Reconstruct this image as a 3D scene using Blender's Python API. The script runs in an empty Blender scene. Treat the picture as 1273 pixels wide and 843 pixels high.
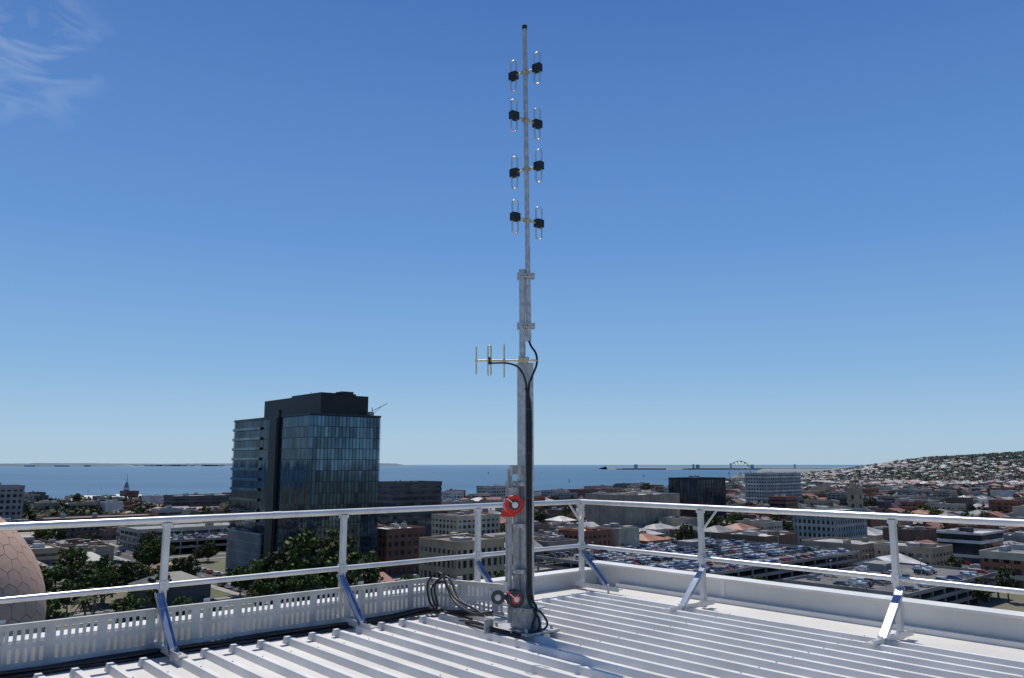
import bpy, math, random
import numpy as np
from mathutils import Vector, Matrix
random.seed(7); rng=np.random.default_rng(7)
scene=bpy.context.scene
scene.view_settings.view_transform='Standard'; scene.view_settings.look='None'; scene.view_settings.exposure=0

# ------------------------------------------------------------------ materials
def N(nt,t,**k):
    n=nt.nodes.new(t)
    for a,b in k.items(): setattr(n,a,b)
    return n
def mat(name,col,rough=.6,metal=0.,var=.15,scale=1.,bump=0.,bscale=None,haze=False,col2=None,coord='Object',spec=.5,stretch=None,detail=5):
    m=bpy.data.materials.new(name); m.use_nodes=True; nt=m.node_tree; L=nt.links
    b=nt.nodes['Principled BSDF']
    b.inputs['Roughness'].default_value=rough; b.inputs['Metallic'].default_value=metal
    b.inputs['Specular IOR Level'].default_value=spec
    tc=N(nt,'ShaderNodeTexCoord'); mp=N(nt,'ShaderNodeMapping')
    L.new(tc.outputs[coord],mp.inputs[0])
    if stretch: mp.inputs['Scale'].default_value=stretch
    nz=N(nt,'ShaderNodeTexNoise'); nz.inputs['Scale'].default_value=scale; nz.inputs['Detail'].default_value=detail
    L.new(mp.outputs[0],nz.inputs['Vector'])
    cr=N(nt,'ShaderNodeValToRGB')
    c2=col2 if col2 else tuple(max(0,c*(1-2*var)) for c in col)
    c1=col if col2 else tuple(min(1,c*(1+var)) for c in col)
    cr.color_ramp.elements[0].position=.35; cr.color_ramp.elements[0].color=(*c2,1)
    cr.color_ramp.elements[1].position=.65; cr.color_ramp.elements[1].color=(*c1,1)
    L.new(nz.outputs['Fac'],cr.inputs[0])
    out=cr.outputs[0]
    if haze:  # distance haze is painted: base colour blends to blue-grey away from the origin
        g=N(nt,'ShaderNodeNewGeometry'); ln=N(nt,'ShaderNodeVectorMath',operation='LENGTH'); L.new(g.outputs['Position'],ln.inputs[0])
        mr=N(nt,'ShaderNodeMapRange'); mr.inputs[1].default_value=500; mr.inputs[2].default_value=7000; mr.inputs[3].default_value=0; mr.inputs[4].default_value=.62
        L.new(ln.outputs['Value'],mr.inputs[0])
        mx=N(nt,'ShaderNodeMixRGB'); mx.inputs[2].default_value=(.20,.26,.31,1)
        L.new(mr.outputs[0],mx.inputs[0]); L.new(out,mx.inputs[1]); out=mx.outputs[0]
    L.new(out,b.inputs['Base Color'])
    if bump>0:
        bp=N(nt,'ShaderNodeBump'); bp.inputs['Strength'].default_value=bump; bp.inputs['Distance'].default_value=.02
        n2=N(nt,'ShaderNodeTexNoise'); n2.inputs['Scale'].default_value=bscale or scale*4; n2.inputs['Detail'].default_value=4
        L.new(mp.outputs[0],n2.inputs['Vector']); L.new(n2.outputs['Fac'],bp.inputs['Height']); L.new(bp.outputs[0],b.inputs['Normal'])
    return m
def glassmat(name,col,metal=.5,rough=.08,cell=(1.5,1.5,4.),amt=.5,tilt=.03):
    m=bpy.data.materials.new(name); m.use_nodes=True; nt=m.node_tree; L=nt.links
    b=nt.nodes['Principled BSDF']; b.inputs['Roughness'].default_value=rough; b.inputs['Metallic'].default_value=metal
    tc=N(nt,'ShaderNodeTexCoord'); sn=N(nt,'ShaderNodeVectorMath',operation='SNAP'); sn.inputs[1].default_value=cell
    L.new(tc.outputs['Object'],sn.inputs[0]); wn=N(nt,'ShaderNodeTexWhiteNoise'); L.new(sn.outputs[0],wn.inputs['Vector'])
    nz=N(nt,'ShaderNodeTexNoise'); nz.inputs['Scale'].default_value=.06; nz.inputs['Detail'].default_value=3; L.new(tc.outputs['Object'],nz.inputs['Vector'])
    ad=N(nt,'ShaderNodeMath',operation='MULTIPLY_ADD'); ad.inputs[1].default_value=amt; L.new(wn.outputs['Value'],ad.inputs[0]); L.new(nz.outputs['Fac'],ad.inputs[2])
    cr=N(nt,'ShaderNodeValToRGB'); cr.color_ramp.elements[0].position=.35; cr.color_ramp.elements[1].position=1.0
    cr.color_ramp.elements[0].color=(*[c*.35 for c in col],1); cr.color_ramp.elements[1].color=(*[min(1,c*1.7) for c in col],1)
    L.new(ad.outputs[0],cr.inputs[0]); L.new(cr.outputs[0],b.inputs['Base Color'])
    wc=N(nt,'ShaderNodeVectorMath',operation='MULTIPLY_ADD'); wc.inputs[1].default_value=(tilt,)*3; wc.inputs[2].default_value=(-tilt/2,)*3
    L.new(wn.outputs['Color'],wc.inputs[0]); g=N(nt,'ShaderNodeNewGeometry'); av=N(nt,'ShaderNodeVectorMath',operation='ADD')
    L.new(g.outputs['Normal'],av.inputs[0]); L.new(wc.outputs[0],av.inputs[1]); nm=N(nt,'ShaderNodeVectorMath',operation='NORMALIZE')
    L.new(av.outputs[0],nm.inputs[0]); L.new(nm.outputs[0],b.inputs['Normal'])
    return m

# ------------------------------------------------------------------ mesh builder
class MB:
    def __init__(s): s.v=[];s.f=[];s.m=[];s.sm=[]
    def add(s,vs,fs,mi=0,smooth=False):
        o=len(s.v); s.v+= [tuple(v) for v in vs]
        for f in fs: s.f.append(tuple(i+o for i in f)); s.m.append(mi); s.sm.append(smooth)
    def box(s,c,size,rot=0.,mi=0,M=None):
        hx,hy,hz=[k/2 for k in size]
        P=[(-hx,-hy,-hz),(hx,-hy,-hz),(hx,hy,-hz),(-hx,hy,-hz),(-hx,-hy,hz),(hx,-hy,hz),(hx,hy,hz),(-hx,hy,hz)]
        if M is not None: P=[tuple(M@Vector(p)+Vector(c)) for p in P]
        else:
            cr,sr=math.cos(rot),math.sin(rot); P=[(c[0]+p[0]*cr-p[1]*sr,c[1]+p[0]*sr+p[1]*cr,c[2]+p[2]) for p in P]
        s.add(P,[(0,3,2,1),(4,5,6,7),(0,1,5,4),(1,2,6,5),(2,3,7,6),(3,0,4,7)],mi)
    def bar(s,p0,p1,w,h,mi=0,up=(0,0,1)):
        p0=Vector(p0);p1=Vector(p1);d=(p1-p0);l=d.length;d.normalize();u=Vector(up)
        x=d.cross(u)
        if x.length<1e-3: x=d.cross(Vector((1,0,0)))
        x.normalize();z=x.cross(d)
        M=Matrix((x,d,z)).transposed(); s.box((p0+p1)/2,(w,l,h),0,mi,M)
    def cyl(s,p0,p1,r,n=10,mi=0,r1=None,caps=True):
        p0=Vector(p0);p1=Vector(p1);r1=r if r1 is None else r1
        d=(p1-p0).normalized();x=d.orthogonal().normalized();y=d.cross(x)
        vs=[];
        for p,rr in((p0,r),(p1,r1)):
            for i in range(n):
                a=2*math.pi*i/n; vs.append(p+x*math.cos(a)*rr+y*math.sin(a)*rr)
        s.add(vs,[(i,(i+1)%n,n+(i+1)%n,n+i) for i in range(n)],mi,True)
        if caps: s.add(vs,[tuple(range(n))[::-1],tuple(range(n,2*n))],mi)
    def tube(s,pts,r,n=8,mi=0,closed=False):
        pts=[Vector(p) for p in pts];m=len(pts);vs=[];pa=None
        for k,p in enumerate(pts):
            if closed: d=(pts[(k+1)%m]-pts[k-1])
            else: d=(pts[min(k+1,m-1)]-pts[max(k-1,0)])
            d.normalize()
            if pa is None: x=d.orthogonal().normalized()
            else:
                x=pa-d*pa.dot(d); x.normalize()
            pa=x;y=d.cross(x)
            for i in range(n):
                a=2*math.pi*i/n; vs.append(p+x*math.cos(a)*r+y*math.sin(a)*r)
        fs=[]
        for k in range(m if closed else m-1):
            k2=(k+1)%m
            for i in range(n): fs.append((k*n+i,k*n+(i+1)%n,k2*n+(i+1)%n,k2*n+i))
        s.add(vs,fs,mi,True)
    def mesh(s,name,mats):
        me=bpy.data.meshes.new(name); me.from_pydata([tuple(v) for v in s.v],[],s.f)
        for m in mats: me.materials.append(m)
        me.polygons.foreach_set('material_index',s.m); me.polygons.foreach_set('use_smooth',s.sm); me.update(); return me
    def obj(s,name,mats,parent=None,loc=None,rot=0):
        o=bpy.data.objects.new(name,s.mesh(name,mats)); scene.collection.objects.link(o)
        if parent: o.parent=parent
        if loc: o.location=loc
        o.rotation_euler[2]=rot
        return o
def inst(name,me,loc,rot=0,sc=(1,1,1)):
    o=bpy.data.objects.new(name,me); scene.collection.objects.link(o); o.location=loc; o.rotation_euler[2]=rot; o.scale=sc; return o
def empty(name,loc=(0,0,0)):
    o=bpy.data.objects.new(name,None); scene.collection.objects.link(o); o.location=loc; return o
def smooth(pts,n=8):
    P=[Vector(p) for p in pts]; P=[P[0]*2-P[1]]+P+[P[-1]*2-P[-2]]; out=[]
    for i in range(1,len(P)-2):
        for k in range(n):
            t=k/n; a,b,c,d=P[i-1],P[i],P[i+1],P[i+2]
            out.append(.5*((2*b)+(c-a)*t+(2*a-5*b+4*c-d)*t*t+(3*b-a-3*c+d)*t**3))
    out.append(P[-2]); return out

# ------------------------------------------------------------------ frames of reference
E1=(.754,.657); E2=(-.657,.754); ROT=math.atan2(.657,.754)
def G(p,q): return (p*E1[0]+q*E2[0], p*E1[1]+q*E2[1])
GZ=-42.; SEA=-50.
C0=(.865,10.2); A=(-.7536,-.6574); B=(.6574,-.7536)
RZ=-1.52
def R(s,t,z=0.): return (C0[0]+s*B[0]+t*A[0], C0[1]+s*B[1]+t*A[1], z)

# ------------------------------------------------------------------ materials list
M_roof=mat('roof_white_steel',(.66,.635,.585),.5,0,.05,.9,.12,9,col2=(.55,.53,.49),detail=8)
M_rib=mat('roof_rib_steel',(.70,.68,.63),.42,0,.06,2.5)
M_galv=mat('galvanised_steel',(.47,.47,.46),.42,.4,.12,22,.05,60,detail=8)
M_alu=mat('aluminium',(.66,.65,.62),.33,.4,.06,5,0)
M_loop=mat('bright_aluminium_tube',(.62,.62,.60),.3,.75,.05,5,0)
M_brace=mat('brace_aluminium',(.46,.52,.60),.25,.85,.1,8)
M_tray=mat('tray_steel',(.52,.51,.48),.5,.1,.08,6)
M_black=mat('black_rubber',(.010,.010,.011),.5,0,.2,8)
M_dark=mat('dark_grey_plastic',(.03,.032,.035),.4,0,.2,8)
M_red=mat('red_paint',(.68,.018,.012),.35,0,.1,8)
M_gold=mat('passivated_brass',(.62,.52,.28),.35,.6,.12,20)
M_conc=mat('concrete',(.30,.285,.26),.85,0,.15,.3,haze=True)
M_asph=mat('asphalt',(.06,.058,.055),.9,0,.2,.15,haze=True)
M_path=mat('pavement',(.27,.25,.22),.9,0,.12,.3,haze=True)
M_line=mat('road_paint',(.75,.75,.72),.7,0,.1,.5)
M_glass=glassmat('window_glass',(.045,.055,.065),.3,.1,(2.5,2.5,3.3),.5)
M_glassA=glassmat('tower_glass',(.075,.125,.165),.75,.05,(1.45,1.48,3.97),.40,.012)
M_frame=mat('dark_frame',(.03,.037,.043),.45,.3,.2,.3)
M_blackclad=mat('black_cladding',(.010,.0105,.012),.5,.1,.2,.3)
W={}
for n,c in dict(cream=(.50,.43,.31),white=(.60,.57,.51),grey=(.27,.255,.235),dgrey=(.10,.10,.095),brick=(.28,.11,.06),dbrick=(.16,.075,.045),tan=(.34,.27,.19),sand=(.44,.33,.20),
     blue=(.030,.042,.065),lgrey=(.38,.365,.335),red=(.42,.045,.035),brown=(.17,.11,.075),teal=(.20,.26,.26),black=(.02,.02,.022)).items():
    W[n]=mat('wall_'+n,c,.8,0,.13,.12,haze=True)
RF={}
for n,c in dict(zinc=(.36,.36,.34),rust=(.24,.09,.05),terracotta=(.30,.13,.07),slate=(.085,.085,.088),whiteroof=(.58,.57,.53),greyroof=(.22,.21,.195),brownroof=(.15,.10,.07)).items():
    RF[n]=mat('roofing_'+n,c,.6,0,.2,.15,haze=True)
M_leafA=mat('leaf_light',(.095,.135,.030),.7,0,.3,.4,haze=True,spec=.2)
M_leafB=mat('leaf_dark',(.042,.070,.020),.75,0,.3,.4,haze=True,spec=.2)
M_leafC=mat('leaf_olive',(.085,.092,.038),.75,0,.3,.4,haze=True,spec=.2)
M_bark=mat('bark',(.14,.11,.08),.9,0,.25,2)
M_grass=mat('lawn',(.10,.13,.035),.9,0,.25,.1)

# ------------------------------------------------------------------ terrain, sea
XC=[-9000,-2500,-900,-250,0,300,600,1000,1300,2900,9000]; YC=[900,900,900,950,1050,1500,2300,3600,4300,9500,9800]
def yc(x): return np.interp(x,XC,YC)
def sst(a,b,x):
    t=np.clip((x-a)/(b-a),0,1); return t*t*(3-2*t)
def zland(x,y):
    x=np.asarray(x,float);y=np.asarray(y,float)
    xe=np.where(y>2600,x/np.maximum(y,1)*3000,x*3000/2600)
    H=np.interp(xe,[1080,1200,1320,1530,1900,2600,5000],[0,8,28,56,80,100,140])*sst(1300,3000,y)*(1-sst(3300,5200,y))
    H=H+sst(1400,2600,y)*sst(1000,1600,x)*(1-sst(3300,5200,y))*(3*np.sin(x/170.)+2*np.sin(y/230.+x/90.))
    z=GZ+H
    dc=(yc(x)-y)
    return np.where(dc<70, z+(-12-H)*(1-np.clip(dc/70,0,1)), z)
xs=np.concatenate([np.linspace(-9000,-1500,12)[:-1],np.arange(-1500,3200,50),np.linspace(3200,9500,24)])
ys=np.concatenate([np.linspace(-3000,0,6)[:-1],np.arange(0,3600,50),np.linspace(3600,10000,40)])
X,Y=np.meshgrid(xs,ys); Z=zland(X,Y)
nx=len(xs);ny=len(ys)
vs=np.stack([X.ravel(),Y.ravel(),Z.ravel()],1)
ii=np.arange(nx*ny).reshape(ny,nx)
fs=np.stack([ii[:-1,:-1].ravel(),ii[:-1,1:].ravel(),ii[1:,1:].ravel(),ii[1:,:-1].ravel()],1)
me=bpy.data.meshes.new('ground'); me.from_pydata(vs.tolist(),[],fs.tolist())
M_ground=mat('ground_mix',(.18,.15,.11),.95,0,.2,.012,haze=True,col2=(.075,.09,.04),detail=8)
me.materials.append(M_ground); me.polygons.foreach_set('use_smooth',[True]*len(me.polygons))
o=bpy.data.objects.new('ground',me); scene.collection.objects.link(o)

def seamat():
    m=bpy.data.materials.new('sea_water'); m.use_nodes=True; nt=m.node_tree; L=nt.links
    b=nt.nodes['Principled BSDF']; b.inputs['Roughness'].default_value=.5; b.inputs['Specular IOR Level'].default_value=.2
    g=N(nt,'ShaderNodeNewGeometry'); mp=N(nt,'ShaderNodeMapping'); mp.inputs['Scale'].default_value=(.0006,.003,1); L.new(g.outputs['Position'],mp.inputs[0])
    nz=N(nt,'ShaderNodeTexNoise'); nz.inputs['Scale'].default_value=1; nz.inputs['Detail'].default_value=6; L.new(mp.outputs[0],nz.inputs[0])
    cr=N(nt,'ShaderNodeValToRGB'); cr.color_ramp.elements[0].position=.35;cr.color_ramp.elements[1].position=.7
    cr.color_ramp.elements[0].color=(.028,.10,.18,1); cr.color_ramp.elements[1].color=(.045,.135,.22,1); L.new(nz.outputs['Fac'],cr.inputs[0])
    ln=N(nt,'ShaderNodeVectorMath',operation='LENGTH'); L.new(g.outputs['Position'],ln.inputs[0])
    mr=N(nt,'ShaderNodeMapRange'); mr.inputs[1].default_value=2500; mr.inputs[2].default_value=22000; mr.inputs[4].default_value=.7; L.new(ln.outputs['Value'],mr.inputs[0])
    mx=N(nt,'ShaderNodeMixRGB'); mx.inputs[2].default_value=(.10,.20,.30,1); L.new(mr.outputs[0],mx.inputs[0]); L.new(cr.outputs[0],mx.inputs[1]); L.new(mx.outputs[0],b.inputs['Base Color'])  # far water tinted paler, aerial haze put into its base colour
    n2=N(nt,'ShaderNodeTexNoise'); n2.inputs['Scale'].default_value=.15; n2.inputs['Detail'].default_value=5; L.new(g.outputs['Position'],n2.inputs[0])
    bp=N(nt,'ShaderNodeBump'); bp.inputs['Strength'].default_value=.4; bp.inputs['Distance'].default_value=1; L.new(n2.outputs['Fac'],bp.inputs['Height']); L.new(bp.outputs[0],b.inputs['Normal'])
    return m
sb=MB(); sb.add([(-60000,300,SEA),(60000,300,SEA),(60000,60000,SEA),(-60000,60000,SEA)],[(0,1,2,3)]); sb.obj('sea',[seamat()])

# far shores
M_far=mat('far_land',(.20,.26,.29),1,0,.12,.002,col2=(.15,.20,.235)); M_farw=mat('far_pale_sheds',(.36,.40,.43),1,0,.1,.002)  # pale blue-grey base colours with the distance haze baked in
def shore(name,x0,x1,y,h,seed,sheds=26):
    r=np.random.default_rng(seed); n=90; b=MB()
    xx=np.linspace(x0,x1,n); hh=h*(.75+.25*np.interp(xx,np.linspace(x0,x1,12),r.random(12)))+r.random(n)*h*.05
    hh[-1]=0.5; hh[-2]*=.5; hh[-3]*=.8
    for i in range(n-1):
        a,c=xx[i],xx[i+1]
        b.add([(a,y,SEA-1),(c,y,SEA-1),(c,y+120,SEA+hh[i+1]),(a,y+120,SEA+hh[i]),(c,y+900,SEA-1),(a,y+900,SEA-1)],[(0,1,2,3),(3,2,4,5)],0)
    for k in range(sheds):
        X0=r.uniform(x0*.97+x1*.03,x1-(x1-x0)*.06); w=r.uniform(60,300); b.box((X0,y-20,SEA+h*.2),(w,60,h*r.uniform(.2,.4)),0,1)
    return b.obj(name,[M_far,M_farw])
shore('far_shore',-16500,-7600,16000,74,2,14)
shore('far_shore',-12000,-2600,20000,78,5,40)
shore('peninsula',900,3900,7600,30,9,34)
b=MB()
for x,h in((1160,48),(1700,50),(1740,46),(2050,58),(2250,46),(2650,50)):
    b.cyl((x,7560,SEA),(x,7560,SEA+h),9 if h>49 else 18,10,0)
b.obj('industrial_chimneys',[M_farw])

# ------------------------------------------------------------------ buildings
placed=[]
def building(name,p,q,w,d,h,wall='grey',style='punched',roof='whiteroof',fl=3.4,bay=3.2,base=None,glass=None,plant=2,parapet=.9,merge=None,world=None,seed=None,accent=None):
    rr=random.Random(seed if seed is not None else int(p*31+q*7))
    mats=[W[wall],glass or M_glass,RF[roof],RF['zinc'],W[accent] if accent else W[wall]]
    m=MB()
    if style in('hip','gable'):
        eh=h*.62
        m.box((0,0,eh/2-1),(w,d,eh+2),0,0)
        ov=.5; W2,D2=w/2+ov,d/2+ov
        if style=='gable': V=[(-W2,-D2,eh),(W2,-D2,eh),(W2,D2,eh),(-W2,D2,eh),(-W2,0,h),(W2,0,h)]
        else:
            k=min(D2,W2*.8); V=[(-W2,-D2,eh),(W2,-D2,eh),(W2,D2,eh),(-W2,D2,eh),(-W2+k,0,h),(W2-k,0,h)]
        m.add(V,[(0,1,5,4),(2,3,4,5),(1,2,5),(3,0,4),(3,2,1,0)],2)
        if rr.random()<.6: m.box((w*.25,d*.15,h-.1),(.9,.9,1.8),0,0)
        nw=max(2,int(w/3.5))
        for f in range(max(1,int(eh/3.1))):
            zc=1.7+f*3.0
            for i in range(nw):
                x=-w/2+(i+.5)*w/nw
                for sy in(-1,1): m.box((x,sy*d/2,zc),(1.2,.12,1.4),0,1); m.box((x,sy*d/2,zc-.78),(1.4,.3,.1),0,3)
            for i in range(max(1,int(d/4))):
                y=-d/2+(i+.5)*d/max(1,int(d/4))
                for sx in(-1,1): m.box((sx*w/2,y,zc),(.12,1.1,1.4),0,1)
    elif style=='blank':
        m.box((0,0,h/2-1),(w,d,h+2),0,0)
        nb=max(2,int(w/4)); 
        for i in range(nb+1):
            x=-w/2+i*w/nb
            for sy in(-1,1): m.box((x,sy*d/2,h/2-1),(.35,.3,h+1.6),0,4)
        nb=max(2,int(d/4))
        for i in range(1,nb):
            y=-d/2+i*d/nb
            for sx in(-1,1): m.box((sx*w/2,y,h/2-1),(.3,.35,h+1.6),0,4)
        m.box((0,0,3.4),(w+1.6,d+1.6,.25),0,3)
        for i in range(int(w/5)): m.box((-w/2+2.5+i*5,-d/2,1.5),(3.2,.2,2.6),0,1)
    else:
        nf=max(1,round(h/fl)); f=h/nf
        m.box((0,0,h/2-1),(w-.5,d-.5,h+1.9),0,1)
        bt={'punched':.45,'strip':.42,'curtain':.10,'deck':.32}[style]*f
        for k in range(nf+1):
            zc=k*f if k<nf else h-bt/2
            t=bt if k else bt*.7
            m.box((0,0,zc+(.0 if k else .2)),(w+.1,d+.1,t),0,4 if (k%2 and accent) else 0)
        if style!='strip':
            pw={'punched':.42,'curtain':.06,'deck':.10}[style]*bay
            nb=max(1,round(w/bay)); 
            for i in range(nb+1):
                x=-w/2+i*w/nb; x=max(-w/2+pw/2,min(w/2-pw/2,x))
                for sy in(-1,1): m.box((x,sy*(d/2-.16),h/2-1),(pw,.32,h+1.8),0,0)
            nb=max(1,round(d/bay))
            for i in range(nb+1):
                y=-d/2+i*d/nb; y=max(-d/2+pw/2,min(d/2-pw/2,y))
                for sx in(-1,1): m.box((sx*(w/2-.16),y,h/2-1),(.32,pw,h+1.8),0,0)
    if style not in('hip','gable'):
        t=.3
        for sx in(-1,1): m.box((sx*(w/2-t/2+.12),0,h+parapet/2),(t,d+.24,parapet),0,4)
        for sy in(-1,1): m.box((0,sy*(d/2-t/2+.12),h+parapet/2),(w-.4,t,parapet-.02),0,4)
        m.add([(-w/2+.1,-d/2+.1,h+.12),(w/2-.1,-d/2+.1,h+.12),(w/2-.1,d/2-.1,h+.12),(-w/2+.1,d/2-.1,h+.12)],[(0,1,2,3)],2)
        for k in range(plant):
            px,py=rr.uniform(-.35,.35)*w,rr.uniform(-.35,.35)*d; sx,sy,sz=rr.uniform(1.5,min(7,w*.3)),rr.uniform(1.5,min(5,d*.3)),rr.uniform(.9,2.4)
            m.box((px,py,h+.1+sz/2),(sx,sy,sz),0,3 if rr.random()<.6 else 0)
            if rr.random()<.5: m.cyl((px+sx*.2,py,h+sz),(px+sx*.2,py,h+sz+.8),.4,8,3)
        if w>14 and rr.random()<.5:
            for k in range(int(w/6)): m.box((-w/2+3+k*6,d*.2,h+.35),(1.1,d*.4,.3),0,3)
    if world: x,y=world
    else: x,y=G(p,q)
    zb=float(zland(x,y)) if base is None else base
    if merge is not None:
        cr,sr=math.cos(ROT),math.sin(ROT); mi0=merge['mats']
        idx=[]
        for mm in mats:
            if mm not in mi0: mi0.append(mm)
            idx.append(mi0.index(mm))
        oo=len(merge['mb'].v); M2=merge['mb']
        M2.v+=[(x+a*cr-b_*sr,y+a*sr+b_*cr,zb+c) for a,b_,c in m.v]
        M2.f+=[tuple(i+oo for i in f_) for f_ in m.f]; M2.m+=[idx[i] for i in m.m]; M2.sm+=m.sm
        return None
    return m.obj(name,mats,None,(x,y,zb),ROT)
def place(name,p,q,w,d,h,*a,**k):
    placed.append((p,q,w/2+2,d/2+2)); return building(name,p,q,w,d,h,*a,**k)
def W2G(x,y): return x*E1[0]+y*E1[1], x*E2[0]+y*E2[1]
def placeW(name,x,y,w,d,ztop,*a,**k):
    p,q=W2G(x,y); return place(name,p,q,w,d,ztop-GZ,*a,**k)

placeW('apartment_building',-318,500,26,22,-13.8,'grey','punched','greyroof')
placeW('office_building',-269,700,52,30,-27,'dgrey','strip','zinc')
placeW('parking_garage',-172,430,56,30,-32.5,'cream','deck','greyroof',fl=3,bay=7,plant=1)
placeW('brick_building',-245,482,60,26,-31,'brown','punched','brownroof')
placeW('office_building',-62,482,34,22,-11,'dgrey','strip','slate')
placeW('office_building',-20,880,30,22,-24,'lgrey','punched','whiteroof')
placeW('cream_building',-24,424,28,22,-26.5,'cream','punched','terracotta')
place('brick_building',178,276,18,18,16.5,'dbrick','punched','whiteroof')
place('sandstone_building',166,216,20,20,17,'sand','punched','brownroof',bay=2.6,fl=4)
place('shopping_centre',402,343,50,36,22.5,'tan','blank','whiteroof',accent='grey',plant=5)
place('dark_office_building',463,337,32,24,32,'blue','curtain','slate',accent='black')
place('apartment_building',718,432,62,24,33,'lgrey','punched','whiteroof',accent='white')
place('red_shop_building',514,302,16,13,19,'brick','strip','whiteroof')
place('apartment_building',388,203,32,22,19,'lgrey','punched','whiteroof',accent='teal',bay=2.4,fl=3)
place('brick_building',330,100,30,20,11,'brick','punched','greyroof',accent='cream')
place('shop_building',392,140,26,18,12,'black','strip','whiteroof',accent='white')
place('brick_building',352,52,24,16,9,'brick','punched','rust')
place('shop_building',336,170,24,26,9,'tan','punched','zinc')
place('warehouse',330,208,26,24,10,'brown','blank','whiteroof',plant=5)
place('brick_house',85,352,14,10,8,'cream','hip','zinc')
place('brick_house',64,350,13,9,7.5,'brick','hip','slate')
place('brick_house',100,300,14,10,8,'cream','hip','terracotta')
place('civic_building',20,300,28,16,13,'brown','punched','slate')
place('bluestone_building',88,262,20,14,9,'dgrey','hip','slate')

# church tower with cupola
tx,ty=G(586,286); placed.append((586,286,8,8)); b=MB()
b.box((0,0,12),(8,8,26),0,0)
for z in(8,15,21): b.box((0,0,z),(8.7,8.7,.6),0,0)
for a in range(4):
    an=a*math.pi/2
    for z in(11.5,18): b.box((math.cos(an)*4,math.sin(an)*4,z),(.3 if a%2==0 else 2,2 if a%2==0 else .3,3),0,1)
for a in range(8): an=a*math.pi/4; b.cyl((math.cos(an)*2.8,math.sin(an)*2.8,25),(math.cos(an)*2.8,math.sin(an)*2.8,28.5),.45,8,0)
prev=(3.4,28.5)
for k in range(1,7):
    an=k/6*math.pi/2; cur=(3.4*math.cos(an)+.05,28.5+3.2*math.sin(an)); b.cyl((0,0,prev[1]),(0,0,cur[1]),prev[0],14,2,r1=cur[0],caps=k==1); prev=cur
b.cyl((0,0,31.5),(0,0,34.5),.25,6,2,r1=.05)
b.obj('church_tower',[W['sand'],M_glass,RF['brownroof']],None,(tx,ty,GZ),ROT)

# --- dark glass office tower
def tower():
    e=empty('glass_office_tower',(*G(133,262),GZ)); e.rotation_euler[2]=ROT
    placed.append((148,296,20,40))
    w,d,H=29.,68.,59.5; nf=15; f=H/nf
    b=MB()
    b.box((w/2,d/2,H/2),(w-.3,d-.3,H-.2),0,0)
    b.obj('glazing',[M_glassA],e)
    b=MB()
    for k in range(nf+1): b.box((w/2,d/2,min(k*f,H-.15)),(w+.06,d+.06,.20),0,0)
    n=20
    for i in range(n+1):
        x=i*w/n
        for y in(0,d): b.box((x,y,H/2),(.05,.12,H),0,0)
    n=46
    for i in range(n+1):
        y=i*d/n
        for x in(0,w): b.box((x,y,H/2),(.12,.05,H),0,0)
    b.obj('mullions',[M_frame],e)
    b=MB()
    for k in range(4,nf+1):
        b.box((-.30,d*.80,k*f-.1),(.7,d*.40,.16),0,0)
        if k<nf: b.box((-.6,d*.80,k*f+.5),(.06,d*.40,.9),0,1)
    b.obj('balconies',[W['teal'],M_glassA],e)
    b=MB()
    b.box((-.35,d*.42,H/2),(1.3,6.5,H),0,0); b.box((-.2,d*.42-3.7,H/2+2),(1.0,1.1,H+2),0,0)
    b.box((w/2+2.2,d*.44,H+4.2),(w-9,d*.72,8.0),0,0)
    b.box((w/2+2.4,d*.34,H+8.7),(w-14,d*.36,1.2),0,0); b.box((w-9,12,H+9.2),(5,5,1.6),0,0)
    b.box((w/2,d/2,H+.35),(w+.4,d+.4,.6),0,1)
    b.obj('penthouse',[M_blackclad,M_frame],e)
    b=MB()
    for i in range(30): b.box((-1.0,d*.52+i*1.05,8),(.9,.28,15),0,0)
    for z in(4,8,12,15.6): b.box((-.7,d*.75,z),(1.2,32,.35),0,0)
    b.obj('podium_fins',[W['lgrey']],e)
    b=MB()
    b.cyl((w-2,3,H),(w-2,3,H+4),.16,8,0); b.bar((w-2,3,H+2.6),(w+3.5,1,H+5.6),.22,.22,0); b.bar((w-2,3,H+1),(w+1.5,2,H+4.3),.14,.14,0)
    b.box((w-2.5,3.2,H+1.4),(1.8,1.8,1.6),0,0); b.cyl((10,20,H+8),(10,20,H+10),.1,6,0)
    b.obj('roof_crane',[W['lgrey']],e)
tower()

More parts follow.
